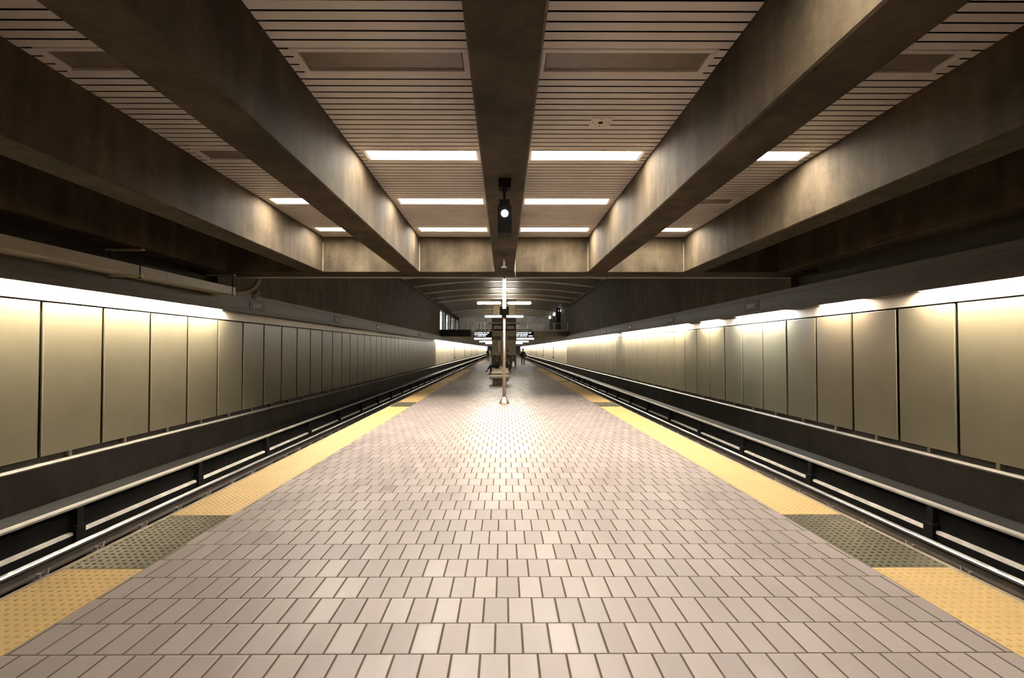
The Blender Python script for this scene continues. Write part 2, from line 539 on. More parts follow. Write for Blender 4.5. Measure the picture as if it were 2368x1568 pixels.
for s in (-1, 1):
    sd = SIDE[s]
    wall = MB().box(SX(s, 9.34), SX(s, 9.6), Y0, YE, -1.55, 9.4)      # backing wall
    if s < 0:
        wall = MB().box(SX(s, 9.34), SX(s, 9.6), Y0, YD, -1.55, 9.4)
        wall.box(SX(s, 9.34), SX(s, 9.6), YD, YE, -1.55, 4.4)
    wo = wall.build('wall_' + sd, M['recess'])
    struct(wo, 'long trackside wall of beige enamel panels on the %s' % sd)
    # panels
    py0 = 7.565 / 7.15 * 9.24 - 0.05 if s < 0 else 9.93
    pitch = 1.503
    k0 = int((Y0 - py0) / pitch)
    y = py0 + k0 * pitch
    yend = YW if s < 0 else 72
    while y < yend - 0.2:
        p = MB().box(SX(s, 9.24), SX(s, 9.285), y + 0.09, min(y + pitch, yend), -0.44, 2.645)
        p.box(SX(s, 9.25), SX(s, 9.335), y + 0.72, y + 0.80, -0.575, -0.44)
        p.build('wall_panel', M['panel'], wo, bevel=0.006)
        y += pitch
    yy = yend
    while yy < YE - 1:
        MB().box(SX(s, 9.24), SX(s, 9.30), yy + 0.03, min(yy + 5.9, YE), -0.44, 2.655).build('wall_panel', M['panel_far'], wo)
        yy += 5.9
    # cornice above panels
    cj = MB()
    y = Y0
    j = 0
    while y < YE:
        ln = 4.51 if y < 70 else 12
        cj.box(SX(s, 9.240), SX(s, 9.33), y + 0.008, min(y + ln, YE), 2.685, 3.32)
        y += ln
    struct(cj.build('trim_%d' % (3 if s < 0 else 4), M['cornice']), 'white cornice strip above the %s wall panels' % sd)
    # low wall with its ledge
    lw = MB().box(SX(s, 9.05), SX(s, 9.34), Y0, YE, -1.4, -0.60)
    o = struct(lw.build('baseboard_' + sd, M['concrete_dark']), 'low dark concrete wall below the %s ledge' % sd)
    MB().box(SX(s, 9.04), SX(s, 9.34), Y0, YE, -0.60, -0.568).build('ledge_cap', M['ledge'], o, bevel=0.006)
    # valance with louvres and tubes
    va = MB().box(SX(s, 8.94), SX(s, 8.99), Y0, YE, 2.965, 3.61)
    va.box(SX(s, 8.94), SX(s, 9.34), Y0, YE, 3.58, 3.62)
    va.box(SX(s, 8.92), SX(s, 8.94), Y0, YE, 3.47, 3.61)
    vo_ = struct(va.build('trim_%d' % (5 if s < 0 else 6), M['valance']), 'dark valance hiding lamps along the %s wall' % sd)
    lv = MB()
    segs = [(Y0, 17.1)] + [(18.15 + 8.5 * k, 17.1 + 8.5 * (k + 1)) for k in range(10)]
    for a, bb in segs:
        for i in range(6):
            z = 3.12 + i * 0.052
            lv.box(SX(s, 8.918), SX(s, 8.94), a, bb, z, z + 0.026)
    lv.build('louvre', M['louvre'], vo_)
    for j in range(44):
        y = (15.85 if s < 0 else 9.04) + TUBE_P * (j - 11)
        if y < Y0 + 0.2: continue
        MB().box(SX(s, 8.99), SX(s, 9.235), y - 0.006, y + 0.006, 2.985, 3.30).build('divider', M['cornice'], vo_)
    for (a, bb, mt) in tube_list(s):
        MB().tube([(SX(s, 9.05), a, 3.075), (SX(s, 9.05), bb, 3.075)], 0.034, 6).build('fluorescent_tube', M[mt], vo_)

# station name signs on the valances
def text_mesh(name, body, size, mat, parent, loc, rot, ext=0.004):
    cu = bpy.data.curves.new(name, 'FONT')
    cu.body = body
    cu.size = size
    cu.extrude = ext
    cu.align_x = 'CENTER'
    cu.align_y = 'CENTER'
    cu.space_character = 1.08
    cu.offset = 0.004
    tmp = bpy.data.objects.new(name, cu)
    COL.objects.link(tmp)
    bpy.context.view_layer.update()
    me = bpy.data.meshes.new_from_object(tmp.evaluated_get(bpy.context.evaluated_depsgraph_get()))
    bpy.data.objects.remove(tmp)
    bpy.data.curves.remove(cu)
    me.name = name
    me.materials.clear()
    me.materials.append(mat)
    o = bpy.data.objects.new(name, me)
    COL.objects.link(o)
    o.parent = parent
    o.location = loc
    o.rotation_euler = rot
    return o
for s in (-1, 1):
    for k in range(5):
        y = 17.62 + 8.5 * k
        t = thing('station_sign', 'black ASHBY name sign on the %s valance, %s from the camera' % (SIDE[s], ORD[k]), 'sign',
                  (SX(s, 8.94), y, 3.10), 0, 'station name signs')
        sgn = 1 if s < 0 else -1
        MB().box(0, sgn * 0.03, -0.52, 0.52, 0, 0.34).build('sign_panel', M['dark'], t, bevel=0.004)
        text_mesh('lettering', 'ASHBY', 0.205, M['letter'], t, (sgn * 0.032, 0, 0.165), (PI / 2, 0, PI / 2 if s < 0 else -PI / 2))

# ------------------------------------------------------------------ rails
for s in (-1, 1):
    sd = SIDE[s]
    for x, near in ((6.0, False), (4.32, True)):
        t = thing('running_rail', '%s steel running rail of the %s track' % ('platform-side' if near else 'far shiny', sd), 'rail', (SX(s, x), 0, -1.35), 0, 'running rails')
        MB().prism([(-0.075, 0.17), (0.075, 0.17), (0.075, 0.19), (0.012, 0.205), (0.012, 0.305), (-0.012, 0.305), (-0.012, 0.205), (-0.075, 0.19)], Y0, YE).build('rail_web', M['rust'], t)
        MB().prism([(-0.042, 0.305), (0.042, 0.305), (0.042, 0.335), (0.03, 0.35), (-0.03, 0.35), (-0.042, 0.335)], Y0, YE).build('rail_head', M['rail'], t)
        MB().box(-0.2, 0.2, Y0, YE, 0.0, 0.13).build('plinth', M['ballast'], t)
        if not near:
            for k in range(46):
                y = 4.55 + 0.86 * k
                f = MB().box(-0.17, 0.17, y - 0.09, y + 0.09, 0.13, 0.172)
                f.tube([(-s * 0.13, y - 0.05, 0.17), (-s * 0.13, y - 0.05, 0.235)], 0.024, 6)
                f.tube([(-s * 0.10, y + 0.06, 0.19), (-s * 0.13, y + 0.085, 0.245), (-s * 0.155, y + 0.05, 0.20), (-s * 0.09, y + 0.02, 0.195)], 0.013, 5)
                f.build('rail_fastener', M['clip'], t)
    # contact rail under its cover board
    t = thing('third_rail', 'electric third rail with pale cover board beside the %s track' % sd, 'third rail', (SX(s, 6.70), 0, -1.35), 0, 'third rails')
    c = MB()
    pos = [7.7 + 3.02 * k for k in range(-6, 40)]
    MB().prism([(-0.04, 0.19), (0.04, 0.19), (0.03, 0.235), (-0.03, 0.235)], Y0, YE).build('contact_rail', M['third'], t)
    MB().box(-0.04, 0.04, Y0, YE, 0, 0.19).build('rail_support', M['ballast'], t)
    MB().prism([(-0.06, 0.60), (0.06, 0.60), (0.06, 0.630), (0.035, 0.645), (-0.035, 0.645), (-0.06, 0.630)], Y0, YE).build('cover_board', M['cover'], t)
    MB().box(s * 0.03, s * 0.06, Y0, YE, 0.24, 0.60).build('side_board', M['ballast'], t)
    for y in pos:
        if y < 5: continue
        b = MB().box(-0.085, 0.085, y - 0.09, y + 0.09, 0.0, 0.33)
        b.box(-0.05, 0.07, y - 0.06, y + 0.06, 0.33, 0.60)
        b.build('bracket', M['black'], t, bevel=0.01)

# ------------------------------------------------------------------ beams and ceiling over the near half
HB = 0.2915
BEAMS = [(0.0097, 'centre', 0), (-2.808, 'left', 1), (2.808, 'right', 1), (-5.675, 'left', 2), (5.665, 'right', 2), (-8.50, 'left', 3), (8.50, 'right', 3)]
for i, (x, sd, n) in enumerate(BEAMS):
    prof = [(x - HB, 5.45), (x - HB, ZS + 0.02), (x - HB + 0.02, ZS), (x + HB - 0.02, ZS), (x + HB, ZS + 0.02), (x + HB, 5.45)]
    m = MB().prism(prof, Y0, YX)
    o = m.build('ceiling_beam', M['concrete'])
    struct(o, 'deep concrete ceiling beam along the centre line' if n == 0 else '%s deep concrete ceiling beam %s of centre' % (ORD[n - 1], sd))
cb = MB().box(-9.6, 9.7, YX, YX2, ZS, 9.4)
xbeam = struct(cb.build('cross_beam', M['concrete'], bevel=0.015), 'concrete cross beam spanning the hall above the steel pole')
MB().box(-8.6, 9.4, YX2 + 0.002, YX2 + 0.03, ZS - 0.045, ZS + 0.03).build('edge_strip', M['white'], xbeam)
# construction joints where beams meet the cross beam
jt = MB()
for x, sgn in ((-2.516, 1), (2.516, -1), (-5.383, 1), (5.373, -1), (-0.282, -1), (0.301, 1)):
    jt.box(x, x + sgn * 0.018, YX - 0.018, YX, ZS + 0.03, ZC - 0.16)
jt.build('joint_bead', M['kerb'], xbeam)

FIX_Y = [-7.9, -5.2, -2.5, 0.25, 2.93, 5.62, 8.36, 10.97, 13.56]
BAYS = [('inner left', -2.516, -0.282), ('inner right', 0.301, 2.516), ('outer left', -5.383, -3.10), ('outer right', 3.10, 5.373)]
LIT = {'inner left': {-5.2, 8.36, 10.97, 13.56}, 'inner right': {-5.2, 2.93, 8.36, 10.97, 13.56},
       'outer left': {-5.2, 10.97, 13.56}, 'outer right': {-5.2, 8.36, 13.56}}
FW, FD = 1.0, 0.246       # half size of a light frame
roof = MB().box(-9.6, 9.7, Y0, YX2, 5.45, 5.6)
ro = struct(roof.build('ceiling', M['plenum']), 'black void above the slatted ceiling')
PITCH = 0.1535
for nm, xa, xb in BAYS:
    sl = MB()
    cx = (xa + xb) / 2
    k = int((Y0 - 4.770) / PITCH)
    y = 4.770 + k * PITCH
    while y < YX - 0.02:
        a, b = y + 0.015, min(y + PITCH - 0.015, YX)
        cut = None
        for fy in FIX_Y:
            if a < fy + FD - 0.02 and b > fy - FD + 0.02:
                cut = fy
        if cut is None:
            sl.box(xa, xb, a, b, ZC, ZC + 0.003)
        else:
            sl.box(xa, cx - FW + 0.01, a, b, ZC, ZC + 0.003)
            sl.box(cx + FW - 0.01, xb, a, b, ZC, ZC + 0.003)
            if a < cut - FD + 0.01: sl.box(cx - FW, cx + FW, a, cut - FD + 0.02, ZC, ZC + 0.003)
            if b > cut + FD - 0.01: sl.box(cx - FW, cx + FW, cut + FD - 0.02, b, ZC, ZC + 0.003)
        y += PITCH
    sl.build('slatted_bay', M['slat'], ro)
for xa, xb in ((-8.21, -5.97), (5.96, 8.21), (-9.4, -8.79), (8.79, 9.4)):
    MB().box(xa, xb, Y0, YX, 5.30, 5.40).build('dark_bay', M['concrete_dark'], ro)

# recessed lights
def make_light(lit):
    t = thing('ceiling_light', 'x', 'light', (0, 0, ZC), 0)
    fr = MB()
    o, i2 = (FW, FD), (FW - 0.072, FD - 0.06)
    z0, z1 = -0.012, 0.066
    fr.box(-o[0], o[0], -o[1], -i2[1], z0, z1).box(-o[0], o[0], i2[1], o[1], z0, z1)
    fr.box(-o[0], -i2[0], -i2[1], i2[1], z0, z1).box(i2[0], o[0], -i2[1], i2[1], z0, z1)
    g = 0.035
    fr.box(-o[0] + g, -o[0] + g + 0.012, -o[1] + g, o[1] - g, z0 - 0.008, z0).box(o[0] - g - 0.012, o[0] - g, -o[1] + g, o[1] - g, z0 - 0.008, z0)
    fr.build('light_frame', M['frame'], t, bevel=0.004)
    # shallow pan-shaped lens with rounded far corners
    prof = []
    a, b, r = i2[0], i2[1], 0.10
    for cx, cy, a0 in ((a - r, b - r, 0), (-a + r, b - r, PI / 2)):
        for q in range(5):
            an = a0 + q * PI / 8
            prof.append((cx + r * math.cos(an), cy + r * math.sin(an)))
    prof += [(-a, -b), (a, -b)]
    if not lit:
        prof = [(a, b), (-a, b), (-a, -b), (a, -b)]
    ln = MB()
    n = len(prof)
    dz = 0.055 if lit else 0.016
    ln.v = [(p[0] * 0.985, p[1] * 0.94, dz) for p in prof] + [(p[0], p[1], 0.066) for p in prof]
    ln.f = [tuple(reversed(range(n))), tuple(range(n, 2 * n))] + [(q, (q + 1) % n, n + (q + 1) % n, n + q) for q in range(n)]
    ln.build('lens', M['em_panel'] if lit else M['lens_off'], t)
    MB().box(-a - 0.01, a + 0.01, -b - 0.01, b + 0.01, 0.067, 0.12).build('light_box', M['dark'], t)
    return t
protos = {True: make_light(True), False: make_light(False)}
used = {True: False, False: False}
for nm, xa, xb in BAYS:
    for fy in FIX_Y:
        lit = fy in LIT[nm]
        t = protos[lit] if not used[lit] else copy_tree(protos[lit])
        used[lit] = True
        t.location = ((xa + xb) / 2, fy, ZC)
        if fy > 4:
            k = FIX_Y.index(fy) - 5
            t['label'] = '%s recessed ceiling light in the %s slatted bay, %s from the camera' % ('glowing' if lit else 'unlit grey', nm, ORD[k])
        else:
            t['label'] = '%s recessed ceiling light of the %s bay, above and behind the camera' % ('glowing' if lit else 'unlit grey', nm)
        t['group'] = 'recessed ceiling lights'

# small square plate in the slats
t = thing('ceiling_plate', 'small beige square plate with dark round hole in the right slatted ceiling', 'plate', (1.425, 7.12, ZC))
pl = MB().box(-0.155, 0.155, -0.148, 0.148, -0.012, 0.0)
pl.build('plate', M['frame'], t, bevel=0.004)
MB().lathe([(0.036, -0.016), (0.036, -0.012)], 0, 0, 16).build('hole', M['black'], t)
for p in ((-0.115, 0), (0.115, 0), (0, 0.10), (0, -0.10)):
    MB().lathe([(0.010, -0.016), (0.010, -0.012)], p[0], p[1], 8).build('screw', M['lens_off'], t)

# ------------------------------------------------------------------ hanging lamp, conduits under the centre beam
t = thing('hanging_lamp', 'black box lamp with round white lens hanging below the centre beam', 'lamp', (0.012, 6.59, ZS))
MB().box(-0.085, 0.085, -0.09, 0.09, -0.126, 0).build('mounting_plate', M['black'], t, bevel=0.006)
MB().tube([(0, 0, -0.12), (0, 0, -0.17)], [0.055, 0.026], 10).tube([(0, 0, -0.16), (0, 0, -0.30)], 0.024, 10).build('stem', M['black'], t)
h = MB().box(-0.072, 0.072, -0.10, 0.16, -0.37, -0.29).box(-0.098, 0.098, -0.10, 0.20, -0.75, -0.37)
h.build('housing', M['black'], t, bevel=0.008)
ln = MB()
n = 20
ln.v = [(0.047 * math.cos(2 * PI * q / n), yy, -0.485 + 0.047 * math.sin(2 * PI * q / n)) for yy in (-0.115, -0.10) for q in range(n)]
ln.f = [tuple(range(n)), tuple(reversed(range(n, 2 * n)))] + [(q, n + q, n + (q + 1) % n, (q + 1) % n) for q in range(n)]
ln.build('lens', M['em_spot'], t)
t = thing('conduit_stub', 'short grey pipe stub with foot plate under the centre beam', 'pipe', (0.01, 11.76, ZS))
MB().tube([(0, 0, 0), (0, 0, -0.31)], 0.025, 10).build('pipe', M['greypaint'], t, smooth=True)
MB().lathe([(0.065, -0.325), (0.065, -0.305)], 0, 0, 14).build('foot_plate', M['greypaint'], t)
t = tag(MB().tube([(0.33, YX - 0.03, 4.55), (0.33, YX - 0.03, 4.02), (0.34, YX - 0.03, 3.93), (0.345, YX + 0.1, 3.88)], 0.022, 8).build('conduit', M['ledge'], None, smooth=True),
        'thin pale conduit running down the cross beam beside the centre beam', 'pipe')

# ------------------------------------------------------------------ duct on trapeze hangers, left
t = thing('cable_duct', 'long grey cable duct hung along the left side above the valance', 'duct', (-8.53, 0, 3.375))
MB().box(-0.28, 0.28, Y0, 15.05, 0.0, 0.225).build('duct_body', M['duct'], t, bevel=0.006)
for y in range(-12, 15, 3):
    MB().box(-0.285, 0.285, y - 0.02, y + 0.02, -0.004, 0.228).build('joint_collar', M['duct'], t)
HANG = None
for k, y in enumerate((11.0, 14.75)):
    if HANG is None:
        t = HANG = thing('trapeze_hanger', 'x', 'hanger', (-8.53, y, 3.33), 0, 'trapeze hangers')
        for z in (0.0, 0.59):
            m = MB().box(-0.42, 0.42, -0.04, 0.04, z, z + 0.041)
            m.build('strut', M['strut'], t, bevel=0.004)
        for x in (-0.33, 0.345):
            m = MB().tube([(x, 0, -0.03), (x, 0, 0.60)], 0.012, 8)
            m.lathe([(0.026, -0.03), (0.026, -0.004)], x, 0, 6)
            m.build('rod', M['black'], t)
    else:
        t = copy_tree(HANG)
    t.location = (-8.53, y, 3.33)
    t['label'] = ('nearer' if k == 0 else 'farther') + ' strut and rod hanger carrying the cable duct on the left'
pts = [(-8.50, 15.10, 3.47), (-8.42, 15.4, 3.47), (-8.28, 15.75, 3.55), (-8.14, 15.95, 3.72), (-8.06, 16.05, 3.95), (-8.02, 16.0, 4.25), (-8.0, 15.85, 4.5), (-8.0, 15.50, 4.65)]
fc = tag(MB().tube(pts, 0.075, 12).build('flexible_conduit', M['duct'], None, smooth=True), 'thick grey conduit curving up from the end of the cable duct', 'pipe')
MB().tube([(-8.22, 16.0, 3.36), (-8.16, 16.03, 3.46), (-8.07, 16.05, 3.62)], [0.06, 0.085, 0.075], 12).build('pipe_fitting', M['ledge'], fc, smooth=True)

# ------------------------------------------------------------------ vault over the far half
VN = 24
def vz(x):
    return 8.70 - 0.60 * ((x - XO) / 9.0) ** 2
va = MB()
for k in range(VN):
    xa = -9.5 + 19.08 * k / VN; xb = -9.5 + 19.08 * (k + 1) / VN
    n = len(va.v)
    va.v += [(xa, YX2, vz(xa) + 0.18), (xb, YX2, vz(xb) + 0.18), (xb, YB + 1, vz(xb) + 0.18), (xa, YB + 1, vz(xa) + 0.18)]
    va.f.append((n, n + 1, n + 2, n + 3))
vault = struct(va.build('ceiling_vault', M['plenum']), 'shallow curved vault over the far half of the hall')
def arc_box(m, y0, y1, zl, zh):
    n = len(m.v)
    for k in range(VN + 1):
        x = -9.4 + 18.88 * k / VN
        z = vz(x)
        m.v += [(x, y0, z + zl), (x, y1, z + zl), (x, y0, z + zh), (x, y1, z + zh)]
    for k in range(VN):
        a = n + 4 * k; b = a + 4
        m.f += [(a, b, b + 1, a + 1), (a + 2, a, b, b + 2)[::-1], (a + 1, b + 1, b + 3, a + 3)[::-1]]
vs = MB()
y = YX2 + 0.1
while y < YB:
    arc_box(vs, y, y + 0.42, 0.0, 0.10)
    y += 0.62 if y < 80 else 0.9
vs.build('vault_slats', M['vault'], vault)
rb_y = [20.4, 26.2, 32.0, 37.8, 43.6, 49.4, 55.3, 60.9, 66.0, 84.0, 87.5, 91.5, 95.6]
for y in rb_y:
    m = MB(); arc_box(m, y, y + 0.6, -0.07, 0.05)
    m.build('vault_rib', M['rib'], vault)

# upper walls beyond the cross beam
uw = MB().box(-9.34, -9.06, YX2, YD, 3.60, 8.95)
uw.box(-9.6, -9.06, YD, YB + 1, 7.35, 8.95)
for a, b in ((YD - 0.1, 69.5), (75.3, 77.0), (82.8, 85.0), (90.3, 92.5), (97.5, YB + 1)):
    uw.box(-9.6, -9.06, a, b, 3.60, 7.4)
uw.box(-9.6, -9.06, YD, YB, 3.60, 4.4)
uwl = struct(uw.build('wall_upper_left', M['upper']), 'dark concrete wall above the left valance')
struct(MB().box(9.3, 9.6, YD, YB + 1, 3.6, 8.95).build('wall_concourse_right', M['upper']), 'right side wall of the concourse')
uw = MB().box(9.14, 9.42, YX2, YD, 3.60, 8.95)
uwr = struct(uw.build('wall_upper_right', M['upper']), 'dark concrete wall above the right valance')
for x, par in ((-9.0, uwl), (9.08, uwr)):
    MB().tube([(x, YX2 + 0.05, 7.75), (x, YD, 7.75)], 0.06, 8).build('service_pipe', M['concrete'], par)
# windows in the left upper wall
for k, (a, b) in enumerate(((69.5, 75.3), (77.0, 82.8), (85.0, 90.3), (92.5, 97.5))):
    w = bpy.data.objects.new('window_%d' % (k + 1), None)
    COL.objects.link(w); w.location = (-9.12, a, 4.4); struct(w, 'tall daylit window in the left concourse wall, %s from camera' % ORD[k])
    L = b - a
    fr = MB().box(-0.05, 0.05, 0, 0.12, 0, 2.96).box(-0.05, 0.05, L - 0.12, L, 0, 2.96).box(-0.05, 0.05, 0.12, L - 0.12, 0, 0.1).box(-0.05, 0.05, 0.12, L - 0.12, 2.86, 2.96)
    fr.box(-0.05, 0.05, L * 0.42, L * 0.42 + 0.12, 0.1, 2.86).box(-0.05, 0.05, 0.12, L - 0.12, 2.3, 2.36)
    fr.build('window_frame', M['greypaint'], w)
    MB().box(-0.006, 0.006, 0.12, L - 0.12, 0.1, 2.86).build('pane', M['glass'], w)

# ------------------------------------------------------------------ concourse bridge
dk = MB().box(-9.3, 9.38, YD, YE, 3.53, 4.40)
br = struct(dk.build('concourse_deck', M['deck']), 'concourse bridge deck crossing above the far platform')
MB().box(-9.0, -4.6, YD - 0.06, YD, 3.50, 4.48).build('fascia_board', M['black'], br)
MB().box(-4.6, 9.1, YD - 0.04, YD, 4.28, 4.46).build('edge_beam', M['greypaint'], br)
MB().box(7.6, 9.1, YD - 0.05, YD, 3.62, 4.28).build('fascia_board', M['dark'], br)
struct(MB().box(-9.6, 9.6, YB, YB + 0.3, 4.4, 9.0).build('wall_concourse', M['pale_wall']), 'grey rear wall of the concourse')
struct(MB().box(-9.6, 9.7, YE, YE + 0.3, -1.55, 4.4).build('wall_far', M['black']), 'black tunnel end beyond the platform')
struct(MB().box(-9.6, 9.7, Y0 - 0.3, Y0, -1.55, 5.6).build('wall_rear', M['concrete']), 'concrete wall behind the camera')
for xa, xb, lab in ((-8.9, -1.35, 'left'), (1.45, 9.0, 'right')):
    r = thing('railing', 'grey barred railing along the concourse bridge, %s of the pier' % lab, 'railing', (0, YD + 0.25, 4.40), 0, 'concourse railings')
    MB().tube([(xa, 0, 1.06), (xb, 0, 1.06)], 0.035, 8).tube([(xa, 0, 0.12), (xb, 0, 0.12)], 0.025, 8).build('handrail', M['greypaint'], r)
    nb = 26
    bars = MB()
    for i in range(nb + 1):
        x = xa + (xb - xa) * i / nb
        bars.tube([(x, 0, 0.12), (x, 0, 1.06)], 0.012, 5)
    bars.build('bars', M['greypaint'], r)
    for i in range(5):
        x = xa + (xb - xa) * i / 4
        MB().box(x - 0.03, x + 0.03, -0.03, 0.03, 0, 1.1).build('post', M['white'], r)
# pale counters and blocks standing on the concourse
for (x0, x1, y0, y1, z1, lab) in ((-8.4, -4.6, 84, 85.2, 5.15, 'left end of the concourse'), (-3.9, -3.0, 76, 77.0, 5.9, 'concourse left of the pier'), (1.9, 6.2, 88, 89, 5.2, 'concourse right of the pier')):
    t = thing('booth', 'pale grey booth standing on the %s' % lab, 'booth', ((x0 + x1) / 2, y0, 4.40))
    hw = (x1 - x0) / 2
    MB().box(-hw, hw, 0, y1 - y0, 0, z1 - 4.55).build('body', M['mesh_grey'], t, bevel=0.02)
    MB().box(-hw - 0.06, hw + 0.06, -0.06, y1 - y0 + 0.06, z1 - 4.55, z1 - 4.47).build('counter_top', M['white'], t)
for k, x in enumerate((7.75, 8.15)):
    tag(MB().lathe([(0.14, 4.40), (0.14, 7.55), (0.18, 7.6), (0.18, 7.75)], x, 70.6 + 0.8 * k, 12).build('slim_column', M['black'], None), '%s slim black column at the right end of the concourse' % ('left' if k == 0 else 'right'), 'column', 'slim columns')
for k, (y, z) in enumerate(((78.0, 7.88), (86.5, 7.86), (94.5, 7.84))):
    t = thing('floodlight', 'small round white floodlight high on the right wall, %s from the camera' % ORD[k], 'light', (9.28, y, z), 0, 'floodlights')
    MB().box(-0.22, 0.02, -0.08, 0.08, -0.05, 0.05).build('bracket', M['black'], t)
    MB().ball((-0.36, -0.05, 0), 0.21, 12, 8).build('lamp_head', M['em_flood'], t, smooth=True)

# luminaires under the concourse
LUM = None
for k, (y, hw) in enumerate(((76.0, 1.32), (104.0, 1.45), (135.0, 1.5))):
    for s in (-1, 1):
        cx = SX(s, (3.30, 3.90, 3.78)[k])
        if LUM is None:
            t = LUM = thing('luminaire', 'x', 'light', (0, 0, 0), 0, 'lamps under the concourse')
            MB().box(-1.32, 1.32, -0.12, 0.12, 0.0, 0.22).build('diffuser', M['em_far'], t, bevel=0.04)
            MB().box(-1.36, 1.36, -0.14, 0.14, 0.22, 0.28).build('housing', M['greypaint'], t)
        else:
            t = copy_tree(LUM)
        t.location = (cx, y, 3.25)
        t['label'] = 'long glowing lamp under the concourse %s of the pier, %s from camera' % (SIDE[s], ORD[k])

# ------------------------------------------------------------------ twin pendant lamps on the centre line
PEND = {}
for k, (y, lit) in enumerate(((16.0, 2), (26.3, 1), (37.0, 1), (46.9, 0), (62.0, 1), (66.5, 1), (78.0, 1), (90.0, 1))):  # high lamps past the pier are added, out of view, to brighten the concourse
    if lit not in PEND:
        t = PEND[lit] = thing('pendant_light', 'x', 'light', (0, 0, 0), 0, 'twin pendant lights')
        MB().tube([(0, 0, 0.1), (0, 0, 2.20)], 0.022, 8).build('stem', M['dark'], t)
        MB().box(-0.16, 0.16, -0.05, 0.05, 0.04, 0.14).build('junction_box', M['black'], t, bevel=0.006)
        for s in (-1, 1):
            x0, x1 = s * 0.16, s * 1.48
            MB().box(x0, x1, -0.025, 0.025, 0.06, 0.10).build('housing', M['greypaint'], t)
            MB().tube([(s * 0.19, 0, 0.0), (s * 0.25, 0, 0.0), (s * 1.40, 0, 0.0), (s * 1.45, 0, 0.0)], [0.03, 0.055, 0.055, 0.03], 10).build('tube', M[{0: 'greypaint', 1: 'em_pend', 2: 'em_pend_near'}[lit]], t)
            MB().box(x1 - s * 0.03, x1, -0.05, 0.05, -0.04, 0.06).build('end_cap', M['black'], t)
    else:
        t = copy_tree(PEND[lit])
    t.location = (0.02, y, 4.19 if y < 50 else 6.5)
    if y < 50:
        MB().tube([(0, 0, 2.18), (0, 0, 4.55)], 0.018, 8).build('upper_stem', M['dark'], t)
    t['label'] = '%s twin tube pendant light on the centre line%s' % ('glowing' if lit else 'unlit', ', %s from the camera' % ORD[k] if y < 50 else (' added unseen high behind the pier, %s of four' % ORD[k - 4]))

# ------------------------------------------------------------------ steel pole with boxes
t = thing('steel_pole', 'polished steel pole from tiled floor to cross beam on the centre line', 'pole', (0.016, 15.40, 0))
MB().lathe([(0.052, 0.16), (0.048, 2.95)], 0, 0, 24).build('shaft', M['steel'], t, smooth=True)
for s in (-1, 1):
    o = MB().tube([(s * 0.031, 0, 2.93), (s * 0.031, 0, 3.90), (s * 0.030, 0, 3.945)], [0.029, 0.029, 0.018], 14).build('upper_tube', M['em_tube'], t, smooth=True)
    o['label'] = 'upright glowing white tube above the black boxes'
MB().tube([(0, 0, 3.93), (0, 0, 4.0)], 0.022, 10).build('fixing', M['dark'], t)
MB().lathe([(0.158, 0.0), (0.158, 0.02), (0.062, 0.205), (0.048, 0.215)], 0, 0, 28).build('base_cone', M['steel'], t, smooth=True)
MB().lathe([(0.072, 2.72), (0.072, 2.80)], 0, 0, 20).build('collar', M['black'], t)
for s in (-1, 1):
    MB().box(s * 0.055, s * 0.145, -0.10, 0.06, 2.79, 3.04).build('speaker', M['matt_black'], t, bevel=0.008)
MB().box(-0.06, 0.06, -0.14, -0.05, 2.72, 2.97).build('camera_box', M['matt_black'], t, bevel=0.01)

# ------------------------------------------------------------------ pier, signs
PY = 50.4
t = thing('concrete_pier', 'square concrete pier in the middle of the platform behind the benches', 'pier', (0.0, PY, 0))
MB().box(-1.22, 1.25, 0, 2.6, 0, 5.05).build('shaft', M['pier'], t, bevel=0.02)
MB().box(-1.26, 1.29, -0.03, 2.63, 0, 1.10).build('plinth', M['pier_dark'], t, bevel=0.01)
MB().box(-0.28, 0.33, -0.12, 0, 0, 3.05).build('pilaster', M['pier'], t, bevel=0.01)
MB().box(-1.20, 1.23, -0.05, 2.5, 5.05, 6.62).build('metal_duct', M['duct_shiny'], t, bevel=0.06)
MB().box(-1.30, 1.33, -0.10, 2.7, 6.62, 6.88).build('cap', M['pier_pale'], t, bevel=0.01)
MB().box(-1.235, 1.265, -0.02, 0, 3.62, 4.92).build('dark_band', M['pier_dark'], t)
MB().box(-1.235, 1.265, -0.015, 0, 2.68, 3.06).build('dark_band', M['pier_dark'], t)
for x0, x1 in ((-1.03, -0.24), (0.33, 1.02)):
    MB().box(x0, x1, -0.05, -0.02, 3.80, 4.18).build('pale_panel', M['pier_pale'], t)
for x0, x1 in ((-1.02, -0.50), (0.48, 1.05)):
    MB().box(x0, x1, -0.05, -0.02, 1.12, 1.42).build('notice_panel', M['pier_pale'], t)
MB().box(-0.60, -0.34, -0.07, -0.0, 1.50, 2.60).build('light_panel', M['cornice'], t, bevel=0.01)
MB().box(0.36, 0.46, -0.10, 0.0, 2.25, 2.75).build('junction_box', M['pier_pale'], t)
